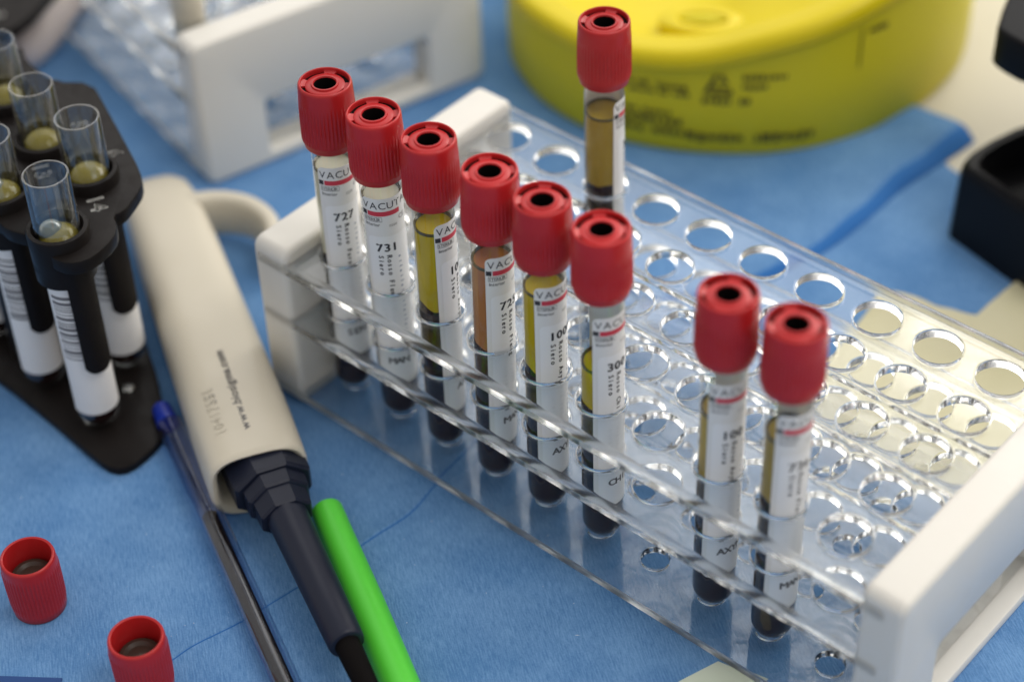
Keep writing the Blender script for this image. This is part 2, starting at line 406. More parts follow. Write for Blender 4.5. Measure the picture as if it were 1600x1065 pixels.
# ------------------------------------------------------------------ the test tube rack
PX, PY = 21.62, 20.45
def shelf_mesh(ztop, th, r, y0, y1, x0, x1, ribs=True, lip=True, N=32, holes=None):
    """a perforated acrylic shelf, one watertight mesh, with half-round ribs beside the middle row"""
    m = MB(); zb = ztop - th; ch = 0.45; rw = 2.6
    # y breaks
    rows = []
    for k in range(5):
        a = k * PY - PY / 2; b = k * PY + PY / 2
        if ribs and k in (1,): b -= rw / 2
        if ribs and k in (2,): a += rw / 2; b -= rw / 2
        if ribs and k in (3,): a += rw / 2
        rows.append((a, b))
    xb = [c * PX - PX / 2 for c in range(11)]
    for (ya, yb), k in zip(rows, range(5)):
        yc = k * PY
        for c in range(10):
            xa, xc, xd = xb[c], c * PX, xb[c + 1]
            rect = []
            q = N // 4
            for i in range(q): rect.append((xd, ya + (yb - ya) * i / q))
            for i in range(q): rect.append((xd - (xd - xa) * i / q, yb))
            for i in range(q): rect.append((xa, yb - (yb - ya) * i / q))
            for i in range(q): rect.append((xa + (xd - xa) * i / q, ya))
            a_off = -PI / 4
            def ring(rad, z): return [(xc + rad * math.cos(a_off + 2 * PI * i / N), yc + rad * math.sin(a_off + 2 * PI * i / N), z) for i in range(N)]
            L = [[(x, y, ztop) for x, y in rect], ring(r + ch + .35, ztop), ring(r + ch, ztop), ring(r + ch * .3, ztop - ch * .3), ring(r, ztop - ch), ring(r, zb + ch), ring(r + ch * .3, zb + ch * .3), ring(r + ch, zb), ring(r + ch + .35, zb), [(x, y, zb) for x, y in rect]]
            v = [p for l in L for p in l]; f = []
            for j in range(len(L) - 1):
                for i in range(N):
                    i2 = (i + 1) % N
                    f.append((j * N + i, j * N + i2, (j + 1) * N + i2, (j + 1) * N + i))
            m.add(v, f)
    # strips along x: ribs and margins
    q = N // 4
    def xs_of_strip(): 
        out = []
        for c in range(10):
            for i in range(q): out.append(xb[c] + (xb[c + 1] - xb[c]) * i / q)
        out.append(xb[10]); return out
    XS = xs_of_strip()
    def strip(profile_top, XSS):
        # profile_top: list of (y,z) on top; bottom flat at zb
        pts = profile_top; n = len(pts)
        v = []; f = []
        for x in XSS:
            for y, z in pts: v.append((x, y, z))
            v.append((x, pts[0][0], zb)); v.append((x, pts[-1][0], zb))
        s = n + 2
        for i in range(len(XSS) - 1):
            for j in range(n - 1): f.append((i * s + j, (i + 1) * s + j, (i + 1) * s + j + 1, i * s + j + 1))
            f.append((i * s + n, i * s + n + 1, (i + 1) * s + n + 1, (i + 1) * s + n))
        m.add(v, f)
    if ribs:
        for kk in (1.5, 2.5):
            yc = kk * PY
            strip([(yc + rw / 2 * math.cos(PI - PI * t / 8), ztop + 1.1 * math.sin(PI * t / 8)) for t in range(9)], XS)
    ylo, yhi = -PY / 2, 4 * PY + PY / 2
    lipf = [(y0, zb + .5), (y0, zb + .8), (y0, ztop - .2), (y0 + .5, ztop + .22), (y0 + 1.6, ztop + .32), (y0 + 2.8, ztop + .2), (y0 + 3.3, ztop), (y0 + 3.6, ztop)] if lip else [(y0, zb + .5), (y0, ztop - .5), (y0 + .5, ztop)]
    lipb = [(y1 - 3.7, ztop), (y1 - 3.4, ztop), (y1 - 2.9, ztop + .5), (y1 - 1.6, ztop + .8), (y1 - .5, ztop + .5), (y1, ztop - .2), (y1, zb + .8), (y1, zb + .5)] if lip else [(y1 - .5, ztop), (y1, ztop - .5), (y1, zb + .5)]
    strip([(y0 + .5, zb)] + lipf + [(ylo, ztop)], XS); strip([(yhi, ztop)] + lipb + [(y1 - .5, zb)], XS)
    # x margins, matched vertices along the side
    ys = [y0 + .5] 
    def margin(xa, xe):
        prof_y = [(y0 + .5, zb)] + lipf + [(ylo, ztop)]
        for (a, b), k in zip(rows, range(5)):
            for i in range(q + 1): prof_y.append((a + (b - a) * i / q, ztop))
            if ribs and k in (1, 2):
                yc = (k + .5) * PY
                prof_y += [(yc + rw / 2 * math.cos(PI - PI * t / 8), ztop + 1.1 * math.sin(PI * t / 8)) for t in range(1, 8)]
        prof_y += [(yhi, ztop)] + lipb + [(y1 - .5, zb)]
        pr = [prof_y[0]]
        for p in prof_y[1:]:
            if abs(p[0] - pr[-1][0]) > 1e-5 or abs(p[1] - pr[-1][1]) > 1e-5: pr.append(p)
        v = []; f = []; n = len(pr)
        for x in (xa, xe):
            v += [(x, y, z) for y, z in pr] + [(x, y, zb) for y, z in pr]
        s = 2 * n
        for j in range(n - 1):
            f.append((j, s + j, s + j + 1, j + 1))
            if abs(pr[j][0] - pr[j + 1][0]) > 1e-6 and not (j == 0 or j == n - 2 and False):
                pass
        # outer end face
        ends = s if abs(xe - PX * 4.5) > abs(xa - PX * 4.5) else 0
        f.append(tuple(ends + j for j in range(n)))
        # bottom
        ys_b = [y0 + .5]
        vb = []
        yl = [y0 + .5, ylo]
        for (a, b), k in zip(rows, range(5)):
            for i in range(q + 1): yl.append(a + (b - a) * i / q)
        yl += [yhi, y1 - .5]
        yy = [yl[0]]
        for y in yl[1:]:
            if y - yy[-1] > 1e-5: yy.append(y)
        o = len(v)
        for x in (xa, xe): v += [(x, y, zb) for y in yy]
        for j in range(len(yy) - 1): f.append((o + j, o + j + 1, o + len(yy) + j + 1, o + len(yy) + j))
        m.add(v, f)
    margin(xb[0], x0); margin(xb[10], x1)
    return m
def end_panel_mesh(x0, x1, y0, y1, z0, z1, hy0, hy1, hz0, hz1, rnd=4.0):
    """thick moulded end plate with a long hand slot, rounded all round"""
    def rrect(a0, b0, a1, b1, r, n=6):
        out = []
        for cx, cy_, s in ((a1 - r, b0 + r, -PI / 2), (a1 - r, b1 - r, 0), (a0 + r, b1 - r, PI / 2), (a0 + r, b0 + r, PI)):
            for i in range(n + 1):
                a = s + PI / 2 * i / n; out.append((cx + r * math.cos(a), cy_ + r * math.sin(a)))
        return out
    m = MB(); e = 2.2
    L = []
    def loop(ins, x, r, hole=False):
        if hole: return [(x, a, b) for a, b in rrect(hy0 - ins, hz0 - ins, hy1 + ins, hz1 + ins, max(r + ins, .5))]
        return [(x, a, b) for a, b in rrect(y0 + ins, z0 + ins, y1 - ins, z1 - ins, max(r - ins, .5))]
    seq = []
    K = 5
    seq.append(loop(1.2, x0, 2.0, True))
    seq.append(loop(e, x0, rnd))
    for i in range(1, K + 1):
        a = PI / 2 * i / K; seq.append(loop(e * (1 - math.sin(a)), x0 + e * (1 - math.cos(a)), rnd))
    for i in range(0, K):
        a = PI / 2 * i / K; seq.append(loop(e * (1 - math.cos(a)), x1 - e * (1 - math.sin(a)), rnd))
    seq.append(loop(e, x1, rnd))
    seq.append(loop(1.2, x1, 2.0, True)); seq.append(loop(0.3, x1 - .35, 2.0, True)); seq.append(loop(0, x1 - 1.2, 2.0, True))
    seq.append(loop(0, x0 + 1.2, 2.0, True)); seq.append(loop(0.3, x0 + .35, 2.0, True))
    n = len(seq[0]); v = [p for s in seq for p in s]; f = []
    S = len(seq)
    for j in range(S):
        j2 = (j + 1) % S
        for i in range(n):
            i2 = (i + 1) % n
            f.append((j * n + i, j * n + i2, j2 * n + i2, j2 * n + i))
    m.add(v, f); return m
rack = thing('test_tube_rack', 'clear acrylic test tube rack with white end panels holding the red capped tubes', 'tube rack', (100, 38, -5))
TR = Matrix.Translation((-100, -38, 5))
sh_top = shelf_mesh(57, 3.2, 7.5, -18.0, 95.6, -21, 218).build('shelf', MAT['acrylic'], rack, merge=True, T=TR)
sh_mid = shelf_mesh(34, 3.0, 7.4, -18.0, 95.6, -21, 218).build('shelf', MAT['acrylic'], rack, merge=True, T=TR)
sh_bot = shelf_mesh(1.7, 3.0, 4.5, -18.0, 95.6, -21, 218, ribs=False, lip=False).build('base_shelf', MAT['acrylic'], rack, merge=True, T=TR)
ep1 = end_panel_mesh(-24, -9, -17.4, 94.6, -5, 62, 7, 72, 0, 26).build('end_panel', MAT['white'], rack, merge=True, T=TR)
ep2 = end_panel_mesh(210.8, 224.2, -17.4, 94.6, -5, 62, 7, 72, 0, 26).build('end_panel', MAT['white'], rack, merge=True, T=TR)
for sh, zt_ in ((sh_top, 57), (sh_mid, 34), (sh_bot, 1.7)):
    sh.data.materials.append(MAT['acrylic_edge' if sh is not sh_bot else 'acrylic_base'])
    sh.data.materials.append(MAT['acrylic_hole'])
    for p_ in sh.data.polygons:
        c_ = p_.center; yy = c_.y / MM + 38; zz = c_.z / MM - 5
        if yy < -14.6 or yy > 92.2 or zz > zt_ + .06: p_.material_index = 1
        elif abs(p_.normal.z) < .95: p_.material_index = 2
rack_parts = [sh_top, sh_mid, sh_bot, ep1, ep2]

# second rack behind, copied from the first
rb = thing('test_tube_rack', 'blurred white ended acrylic tube rack with a hand slot standing behind at the far left', 'tube rack', (0, 0, -5))
for o in rack_parts: link_copy(o, rb)
ang = math.atan2(-0.25, 0.968)           # its long axis
# rack local: end panel outer face x=224.2, front corner y=-17.4
Rz = Matrix.Rotation(ang, 4, 'Z')
corner = Vector((-125.8, 47.0, 0)); loc_corner = Vector((224.2 - 100, (-17.4 - 38) * 1.15, 0))
p = corner - (Rz @ loc_corner)
rb.scale = (1, 1.15, 0.95); rb.location = V(p.x, p.y, -5); rb.rotation_euler = (0, 0, ang)

# ------------------------------------------------------------------ caps
RIBS = 46; SEG = RIBS * 6
def cap_profile():
    return [(6.75, 1.5), (6.75, 0.1), (7.0, 0), (7.75, 0), (8.05, .3), (8.15, .9), (8.38, 1.8), (8.7, 2.6), (8.80, 3.1), (8.80, 5), (8.78, 9), (8.72, 13), (8.62, 16.6), (8.58, 17.4), (8.5, 18.6), (8.44, 20.4), (8.36, 21.7), (8.22, 22.2), (7.95, 22.45), (7.75, 22.5), (7.6, 22.4), (7.55, 22.1), (7.5, 21.4), (7.45, -1), (6.2, -1), (6.1, 21.3), (5.95, 21.45), (4.3, 21.45), (4.1, 21.95), (3.65, 22.0), (3.45, 21.7), (3.42, 21.4)]
def cap_fn(i, a, r, z):
    if 9 <= i <= 11:
        r += 0.30 * (max(math.sin(a * RIBS), -.3) - 0.8)
    if z == -1:
        d = (a + 0.35) % (PI / 2)
        z = 17.0 if 0.30 < d < 1.32 else 21.35
    return r, z
v, f = lathe(cap_profile(), SEG, cap_fn)
mb_cap = MB().add(v, f)
cap0 = mb_cap.build('cap', MAT['red'], None, sharp=50); cap0.hide_render = False
v, f = lathe([(0.01, 13), (3.0, 13.2), (3.3, 14), (3.42, 21.5), (3.6, 20), (5.8, 17.5), (6.1, 20.7), (7.5, 20.7)], 40)  # stopper, its outer ring black to paint the shade in the cap slots
st0 = MB().add(v, f).build('stopper', MAT['rubber'], cap0)
v, f = lathe([(0.01, -2.6), (4.0, -2.5), (5.0, -2.0), (5.4, -.9), (5.6, 2)], 32)
plug0 = MB().add(v, f).build('stopper', MAT['greyrubber'], cap0); plug0.name = 'plug'
capdata = (cap0.data, st0.data, plug0.data)
for o in (cap0, st0, plug0): bpy.data.objects.remove(o)
glassv, glassf = lathe(hemi(6.5, 6.5) + [(6.5, 20), (6.5, 60), (6.5, 100.5)], 48)
gmesh = MB().add(glassv, glassf).build('tube_wall', MAT['glass']); gdata = gmesh.data; bpy.data.objects.remove(gmesh)
def child(name, data, parent, z=0, rz=0):
    o = bpy.data.objects.new(name, data); col.objects.link(o); o.parent = parent
    o.location = (0, 0, z * MM); o.rotation_euler = (0, 0, rz); return o
def wrap(v, r, phi0, z0):
    """flat mm coordinates -> cylinder: x arc length to the right, y up"""
    return [(r * math.cos(phi0 + x / r), r * math.sin(phi0 + x / r), z0 + y) for x, y, _ in v]
def rounded_patch(r, phi0, wid, z0, z1, rad, nx=40, side='both'):
    v = []; f = []
    for i in range(nx + 1):
        # denser near the left edge
        t = i / nx; x = wid * (t ** 1.6)
        ins = 0.0
        if x < rad: ins = rad - math.sqrt(max(rad * rad - (rad - x) ** 2, 0))
        v += [(x, z0 + ins, 0), (x, z1 - ins, 0)]
    for i in range(nx): f.append((2 * i, 2 * i + 2, 2 * i + 3, 2 * i + 1))
    return wrap(v, r, phi0, 0), f
def tilt_matrix(bot, top):
    b = V(*bot); t = V(*top); zz = (t - b).normalized()
    d = (cam.location - b); xx = (d - zz * d.dot(zz)).normalized(); yy = zz.cross(xx)
    m = Matrix((xx, yy, zz)).transposed().to_4x4(); m.translation = b
    return m
def blood_tube(bot, top, label, phi, content, number, word1, bottom, caprot, serum, levels, lab_top=93.8):
    t = bpy.data.objects.new('blood_tube', None); col.objects.link(t); t.empty_display_size = .01
    tag(t, label, 'blood tube', 'red capped blood tubes in the clear rack')
    t.matrix_world = tilt_matrix(bot, top)
    child('tube_wall', gdata, t)
    c = child('cap', capdata[0], t, 99.1, caprot); child('stopper', capdata[1], c); child('plug', capdata[2], c)
    zb, zs = levels
    v, f = lathe(hemi(6.38, 6.5) + [(6.38, 30), (6.3, zb - 1.6), (6.2, zb - .4), (5.7, zb - .05), (0.01, zb)], 40, lambda i, a, r, z: (r, z + (0.9 * math.sin(2 * a + phi) + .5 * math.sin(5 * a) if i >= 13 else 0))); MB().add(v, f).build('blood', MAT['blood'], t)
    v, f = lathe([(0.01, zb - 2.5), (6.1, zb - 2.5), (6.12, (zb + zs) / 2), (6.12, zs), (5.8, zs - .4), (4.5, zs - .7), (0.01, zs - .75)], 40); MB().add(v, f).build('serum', MAT[serum], t)
    v, f = lathe([(6.2, zs - .9), (6.3, zs - .2), (6.25, zs + .35), (5.9, zs + .1), (5.5, zs - .3)], 40); MB().add(v, f).build('meniscus', MAT['meniscus'], t)
    ph = math.radians(phi)
    wid = 27.5
    v, f = rounded_patch(6.60, ph, wid, 15.5, lab_top, 2.2); lb = MB().add(v, f).build('label', MAT['label'], t)
    # printing on the maker's label
    vv, ff, _ = text2d('VACUTAINER', 2.55, sx=1.0); MB().add(wrap(vv, 6.66, ph + .10, lab_top - 3.9), ff).build('maker_name', MAT['ink'], lb)
    vv, ff = rect2d(2.3, 0, 13.0, 1.75, 30); MB().add(wrap(vv, 6.66, ph, lab_top - 6.6), ff).build('red_bar', MAT['labelred'], lb)
    pm = MB(); vv, ff = rect2d(0.25, 0.0, 1.95, 1.7, 6); pm.add(wrap(vv, 6.66, ph, lab_top - 6.6), ff)
    s = MB()
    for a in (rect2d(0.9, 0, 6.9, .14, 12), rect2d(.9, 1.66, 6.9, 1.8, 12), rect2d(.9, 0, 1.03, 1.8), rect2d(6.8, 0, 6.9, 1.8), rect2d(5.2, 0, 5.3, 1.8)): s.add(wrap(a[0], 6.66, ph, lab_top - 8.8), a[1])
    for s_, x, z, h in (('STERILE', 1.2, -8.45, 1.05), ('R', 5.65, -8.45, 1.05), ('Interior', 1.2, -10.5, 1.2)):
        vv, ff, _ = text2d(s_, h, bold=.04, sx=.85); s.add(wrap([(q[0] + x, q[1], 0) for q in vv], 6.66, ph, lab_top + z), ff)
    vv, ff, _ = text2d('CE', 1.7); s.add(wrap([(q[0] + 12.6, q[1], 0) for q in vv], 6.66, ph, lab_top - 9.4), ff)
    vv, ff, _ = text2d('0200', .9); s.add(wrap([(q[0] + 9.0, q[1], 0) for q in vv], 6.66, ph, lab_top - 11.0), ff)
    pm.build('black_square', MAT['ink'], lb); s.build('small_print', MAT['softink'], lb)
    # the printed sticker over it
    sp_ = ph + 1.6 / 6.6
    v, f = rounded_patch(6.69, sp_, wid - 2.5, 17.2, 79.3, 1.8); stk = MB().add(v, f).build('sticker', MAT['sticker'], t)
    pr = MB()
    vv, ff, _ = text2d(number, 3.0, adv=2.4, bold=.17); pr.add(wrap([(q[0] + 2.6, q[1], 0) for q in vv], 6.74, sp_, 73.4), ff)
    def down(s_, h, adv, x, ztop, bold=.10):
        vv, ff, _ = text2d(s_, h, adv=adv, bold=bold)
        return [(x + q[1], ztop - q[0], 0) for q in vv], ff
    for s_, x in ((word1, 5.9), ('Siero', 3.2)):
        vv, ff = down(s_, 1.6, 1.68, x, 72.0); pr.add(wrap(vv, 6.74, sp_, 0), ff)
    pr.build('printing', MAT['ink'], stk); pr = MB()
    vv, ff, _ = text2d(bottom, 2.6, adv=2.3, bold=.15); pr.add(wrap([(q[0] + 3.2, q[1], 0) for q in vv], 6.74, sp_, 24.6), ff)
    vv, ff, _ = text2d('1-1', 1.5, adv=1.3, bold=.06); vv = [(3.6 + q[1], 33.5 - q[0], 0) for q in vv]; pr.add(wrap(vv, 6.74, sp_, 0), ff)
    pr.build('foot_code', MAT['ink'], stk)
    bl = MB()
    for k in range(24):
        a = rect2d(9.6, 0, 10.4 + (k % 3) * .25, .35 + .3 * ((k * 7) % 3 == 0)); bl.add(wrap([(q[0], q[1] + 70 - k * 2.0, 0) for q in a[0]], 6.74, sp_, 0), a[1])
    bl.build('fine_marks', MAT['blueink'], stk)
    return t
T0 = 121.6
def TB(c, dx, dy, tx, ty, row=0): return ((c * PX + dx, row * PY + dy, 0), (c * PX + tx, row * PY + ty, T0))
tubes = [
    (TB(0, -.7, -.1, -1.8, 1.8), 'red capped tube numbered 727, leftmost in the front row, pale liquid under the cap', -49, '727', 'Rosso Forni', 'SENI', .05, 'milky', (59, 91.5)),
    (TB(1, -.6, .5, -.6, -.6), 'red capped tube numbered 731, second from the left in the front row', -64, '731', 'Rosso Flemig', 'MAN', .32, 'milky', (59, 92)),
    (TB(2, -.5, -.3, -.8, .4), 'red capped tube with bright yellow serum and number 1000, between the 731 and 725 tubes', -2, '1000', 'Rosso Axsym', 'AXYM', .15, 'serum_y', (60.7, 90)),
    (TB(3, .1, -.5, 1.8, 0), 'red capped tube numbered 725 with orange brown serum, fourth from the left in front', -19, '725', 'Rosso Fleing', 'MAN', .5, 'serum_b', (58, 89)),
    (TB(4, .1, -.3, .6, -.8), 'red capped tube numbered 1000 with yellow green serum, just right of the 725 tube', -27, '1000', 'Rosso Axyn', 'AXYM', .2, 'serum_y', (59.9, 90)),
    (TB(5, .4, .3, .3, -.6), 'red capped tube with CHI printed at its foot and a clear space above the serum', -25, '300', 'Rosso Chi', 'CHIM', .42, 'serum_y', (58.2, 72.3)),
    (TB(7, .5, -.1, .4, -.8), 'blurred red capped tube with AXYM at its foot, second from right in the front row', -36, '100', 'Rosso Axym', 'AXYM', .1, 'serum_o', (53.7, 80)),
    (TB(8, .5, .1, -.5, .8), 'blurred red capped tube with MAN at its foot, nearest the right end panel', -28, '726', 'Rosso Fleing', 'MAN', .6, 'serum_o', (58.7, 83)),
    (TB(2, .0, -.2, -.2, -.6, 4), 'red capped tube with olive serum standing alone in the back row before the yellow tub', 27, '300', 'Rosso Chi', 'CHIM', .0, 'serum_o', (60.1, 87.4)),
]
for (b, t_), lab, phi, num, w1, bt, cr_, ser, lev in tubes:
    blood_tube(b, t_, lab, phi, None, num, w1, bt, cr_, ser, lev)

# ------------------------------------------------------------------ loose caps standing upside down
def open_cap_fn(i, a, r, z):
    if 4 <= i <= 6: r += 0.30 * (max(math.sin(a * RIBS), -.3) - 0.8)
    return r, z
prof = [(0.01, 0), (7.6, 0), (8.2, .5), (8.5, 3.5), (8.62, 5), (8.72, 10), (8.78, 17.8), (8.6, 18.8), (8.45, 20.2), (8.4, 21.6), (8.2, 22.3), (7.8, 22.5), (7.35, 22.3), (7.2, 21.6), (7.1, 6.0), (0.01, 5.8)]
v, f = lathe(prof, SEG, open_cap_fn)
oc = MB().add(v, f).build('x', MAT['red'], sharp=50)
v, f = lathe([(6.5, 5.5), (6.5, 13.6), (6.1, 14.6), (4.8, 14.9), (3.8, 14.0), (2.4, 14.3), (0.01, 14.9)], 32)
og = MB().add(v, f).build('y', MAT['brownrubber'], sharp=50)
for k, (x, y, a, lab) in enumerate(((-8.6, -132.1, .3, 'loose red tube cap standing open end up at the left edge of the picture'), (41.0, -131.8, 1.1, 'loose red tube cap standing open end up nearest the pen and pipette'))):
    t = thing('loose_cap', lab, 'cap', (x, y, -5), 'loose red caps on the drape')
    t.rotation_euler.z = a
    o = child('cap_shell', oc.data, t); child('rubber_stopper', og.data, t)
bpy.data.objects.remove(oc); bpy.data.objects.remove(og)

# ------------------------------------------------------------------ black carousel stand with open tubes
car = thing('tube_carousel', 'black plastic numbered tube holder with a dark base plate holding the open tubes', 'tube holder', (-100, -50, -5))
TC = Matrix.Translation((100, 50, 5))
plate = [(-113.0, -5.7), (-98.4, -12.1), (-77.7, -21.4), (-60.8, -29.1), (-55.0, -33.5), (-52.2, -38.7), (-48.7, -46.9), (-50.0, -50.2), (-45, -52.5), (-41.0, -57.2), (-38.5, -67.5), (-40.3, -73.0), (-44.8, -76.0), (-54.7, -76.0), (-59.0, -74.0), (-60.5, -71.5), (-63.5, -74.0), (-70.7, -76.2), (-76.5, -75.1), (-89.3, -79.4), (-112.1, -84.9), (-170.6, -47.7), (-178.0, -17.5), (-150.5, -6.1), (-141.5, -11.9), (-123.3, -13.9)]
TUB = [(-54.6, -68.0), (-70.4, -42.6), (-96.3, -40.2), (-126.5, -31.9), (-84.6, -66.8), (-118.7, -60.5)]
bm = prism_bm(smooth_poly(plate, 1), 73, 78, .5, 2); bm_obj(bm, 'top_plate', MAT['black'], car, TC)
base = [(-118, -78), (-100.2, -76.7), (-66.3, -78.7), (-42.2, -81.0), (-33.6, -80.6), (-30.2, -76.1), (-30.5, -67.0), (-32.6, -59.3), (-41.7, -51.5), (-55.8, -41.4), (-70.4, -33.4), (-100, -15), (-150, -30), (-160, -60)]
bm = prism_bm(smooth_poly(base, 1), -5, -1.5, .6, 2); bm_obj(bm, 'base_plate', MAT['black'], car, TC)
v, f = lathe([(9, -1.5), (9, 73)], 32); m = MB().add(v, f, Matrix.Translation((-101, -58, 0))); m.build('column', MAT['black'], car, T=TC)
bm = prism_bm([(-118, -54), (-72, -58), (-70, -52), (-88, -50), (-116, -46)], -1.5, 73); bm_obj(bm, 'web', MAT['black'], car, TC)
v, f = lathe([(0.01, .6), (1.6, .4), (2.2, -.3), (2.3, -1.5)], 20); MB().add(v, f, Matrix.Translation((-58.9, -52.0, 0))).build('screw', MAT['steel'], car, T=TC)
for i, (x, y) in enumerate(TUB):
    if i == 5: continue
    v, f = lathe([(8.0, 64), (9.6, 64), (9.8, 72), (9.9, 81.4), (9.6, 82.2), (8.3, 82.4), (8.0, 81.6), (8.0, 64)], 40)
    MB().add(v, f, Matrix.Translation((x, y, 0))).build('collar', MAT['black'], car, T=TC)
    ca = math.atan2(CAM.y - y, CAM.x - x)
    # hanging spring clip, a curved strip
    a0, a1 = ca + math.radians(-8), ca + math.radians(56)
    n_ = 10; v = []; f = []
    for k in range(n_ + 1):
        a = a0 + (a1 - a0) * k / n_
        zl = 27 + 3.0 * abs(k / n_ * 2 - 1) ** 3
        for r_, z in ((7.75, 74), (9.2, 74), (9.2, zl), (7.75, zl)): v.append((x + r_ * math.cos(a), y + r_ * math.sin(a), z))
    for k in range(n_):
        for j in range(4): f.append((4 * k + j, 4 * k + 4 + j, 4 * k + 4 + (j + 1) % 4, 4 * k + (j + 1) % 4))
    f += [(0, 1, 2, 3), (4 * n_ + 3, 4 * n_ + 2, 4 * n_ + 1, 4 * n_)]
    MB().add(v, f).build('clip', MAT['black'], car, T=TC, merge=True)
def flat_text(s, x, y, z, ang, size, mat, parent, T, name='number', bold=.18, thick=.25):
    vv, ff, wd = text2d(s, size, adv=size * .82, bold=bold)
    R = Matrix.Translation((x, y, z)) @ Matrix.Rotation(ang, 4, 'Z') @ Matrix.Translation((-wd / 2, -size / 2, 0))
    return MB().add(vv, ff, R).build(name, mat, parent, T=T)
NANG = -26
for s, x, y in (('6', -74.7, -28.1), ('14', -58.5, -49.4), ('13', -86.0, -49.5), ('5', -96.2, -25.1)):
    flat_text(s, x, y, 78.12, math.radians(NANG), 5.4, MAT['chalk'], car, TC)
names = ['open clear tube beside the handwritten 14, nearest of the uncapped tubes', 'open clear tube next to the handwritten 6, right of the taller row', 'open clear tube with yellow serum standing behind the one marked 5', 'open clear tube at the upper left corner of the black holder', 'open clear tube cut by the left edge, beside the nearest uncapped tube', 'lowest white labelled tube peeking in at the left edge under the holder']
for i, (x, y) in enumerate(TUB):
    ht = 105 if i != 5 else 96
    t = thing('open_tube', names[i], 'tube', (x, y, -1.5), 'uncapped tubes in the black holder')
    R = 7.3; ht = ht + 1.5 - 2.5
    ca = math.atan2(CAM.y - y, CAM.x - x); t.rotation_euler.z = ca
    pr = hemi(R, R) + [(R, 30), (R, ht - .4), (R - .15, ht), (R - .75, ht), (R - .9, ht - .4), (R - .9, 30)]
    v, f = lathe(pr, 48); MB().add(v, f).build('tube_wall', MAT['openglass'], t)
    zl = 81.6 if i != 0 else 80.0
    v, f = lathe([(0.01, 38), (6.3, 38), (6.3, zl), (5.8, zl + .9), (4.2, zl + 2.4), (2.2, zl + 3.2), (0.01, zl + 3.5)], 40)
    MB().add(v, f).build('serum', MAT['olive'], t)
    v, f = lathe(hemi(6.3, R) + [(6.3, 30), (6.3, 37.8), (0.01, 37.9)], 40); MB().add(v, f).build('blood', MAT['blood'], t)
    if i in (0, 4):
        v, f = lathe([(0.01, 4.0), (1.8, 3.7), (3.2, 2.7), (4.0, 1.2), (4.1, 0), (3.4, -2)], 24)
        MB().add(v, f, Matrix.Translation((-1.0, -2.0, zl + 1.2))).build('gel', MAT['gel'], t)
    v = []; f = []
    v, f = lathe([(7.36, 9.5), (7.36, 71)], 40, a0=-1.35, a1=1.6); lb = MB().add(v, f).build('label', MAT['label'], t)
    bc = MB(); z = 34.0; k = 0; random.seed(3 + i)
    while z < 60:
        h = random.choice((.35, .5, .9, 1.3)); a = rect2d(-6.6, 0, .2, h, 14); bc.add(wrap([(q[0] - 1.4, q[1], 0) for q in a[0]], 7.42, 0, z), a[1]); z += h + random.choice((.5, .6, 1.0))
    bc.build('barcode', MAT['softink'], lb)

# ------------------------------------------------------------------ pipette
A0 = Vector((14.8, -58.8, 8.2)); A1 = Vector((-130.5, 24.0, 8.2))
pip = thing('pipette_gun', 'cream pipette body with navy nose and web address printed on top, lying by the rack', 'pipette', (14.8, -58.8, -5))
TP = Matrix.Translation((-14.8, 58.8, 5))
FR = frame(A0, A1)
def section(x, hw, hh, sq=3.2, n=48, dz=0, dy=0, slant=0.0):
    out = []
    for k in range(n):
        a = 2 * PI * k / n; c, s = math.cos(a), math.sin(a)
        yy = hw * math.copysign(abs(c) ** (2 / sq), c); zz = hh * math.copysign(abs(s) ** (2 / sq), s)
        out.append((x + slant * zz, yy + dy, zz + dz))
    return out
secs = [section(5, 12.6, 9.6), section(1.0, 13.4, 10.4), section(-.6, 14.2, 11.2), section(-1.2, 15.2, 12.2), section(-.6, 16.0, 12.9), section(1.2, 16.4, 13.1), section(20, 16.6, 13.15), section(70, 15.9, 12.6), section(120, 15.0, 11.5, dz=-1), section(150, 14.0, 10.2, dz=-1.4), section(160, 12.4, 8.8, dz=-2), section(166, 9.5, 6.5, dz=-2.6), section(168.5, 5, 3, dz=-3), section(169, .3, .2, dz=-3)]
secs = [section(25, 12.4, 9.4)] + secs
n = 48; v = [p for s in secs for p in s]; f = []
for j in range(len(secs) - 1):
    for i in range(n): f.append((j * n + i, j * n + (i + 1) % n, (j + 1) * n + (i + 1) % n, (j + 1) * n + i))
f.append(tuple(range(n)))
mb = MB().add(v, f, FR); mb.build('body', MAT['cream'], pip, T=TP, sharp=60, merge=True)
# finger hook, a broad curved strip at the tail
hk = catmull([(-108, 6, 0), (-106, 18, 0), (-99.5, 28.5, 0), (-89, 34.5, 0), (-77.5, 34.0, 0), (-69.5, 28.8, 0), (-66.5, 22, 0)], 6)
v = []; f = []; N_ = len(hk)
for i, p in enumerate(hk):
    tt = (Vector(hk[min(i + 1, N_ - 1)]) - Vector(hk[max(i - 1, 0)])).normalized(); nn = Vector((-tt.y, tt.x, 0))
    th = 4.2 * (1 - .3 * (i / N_)); z0, z1 = -2.0, 17.5 - 4.5 * (i / N_)
    for k in range(16):
        a = 2 * PI * k / 16; c, s = math.cos(a), math.sin(a)
        q = Vector(p) + nn * th * math.copysign(abs(c) ** .6, c); v.append((q.x, q.y, (z0 + z1) / 2 + (z1 - z0) / 2 * math.copysign(abs(s) ** .45, s)))
for i in range(N_ - 1):
    for k in range(16): f.append((i * 16 + k, (i + 1) * 16 + k, (i + 1) * 16 + (k + 1) % 16, i * 16 + (k + 1) % 16))
f += [tuple(range(16)), tuple((N_ - 1) * 16 + k for k in range(16))[::-1]]
MB().add(v, f).build('finger_hook', MAT['cream'], pip, T=TP, sharp=70)
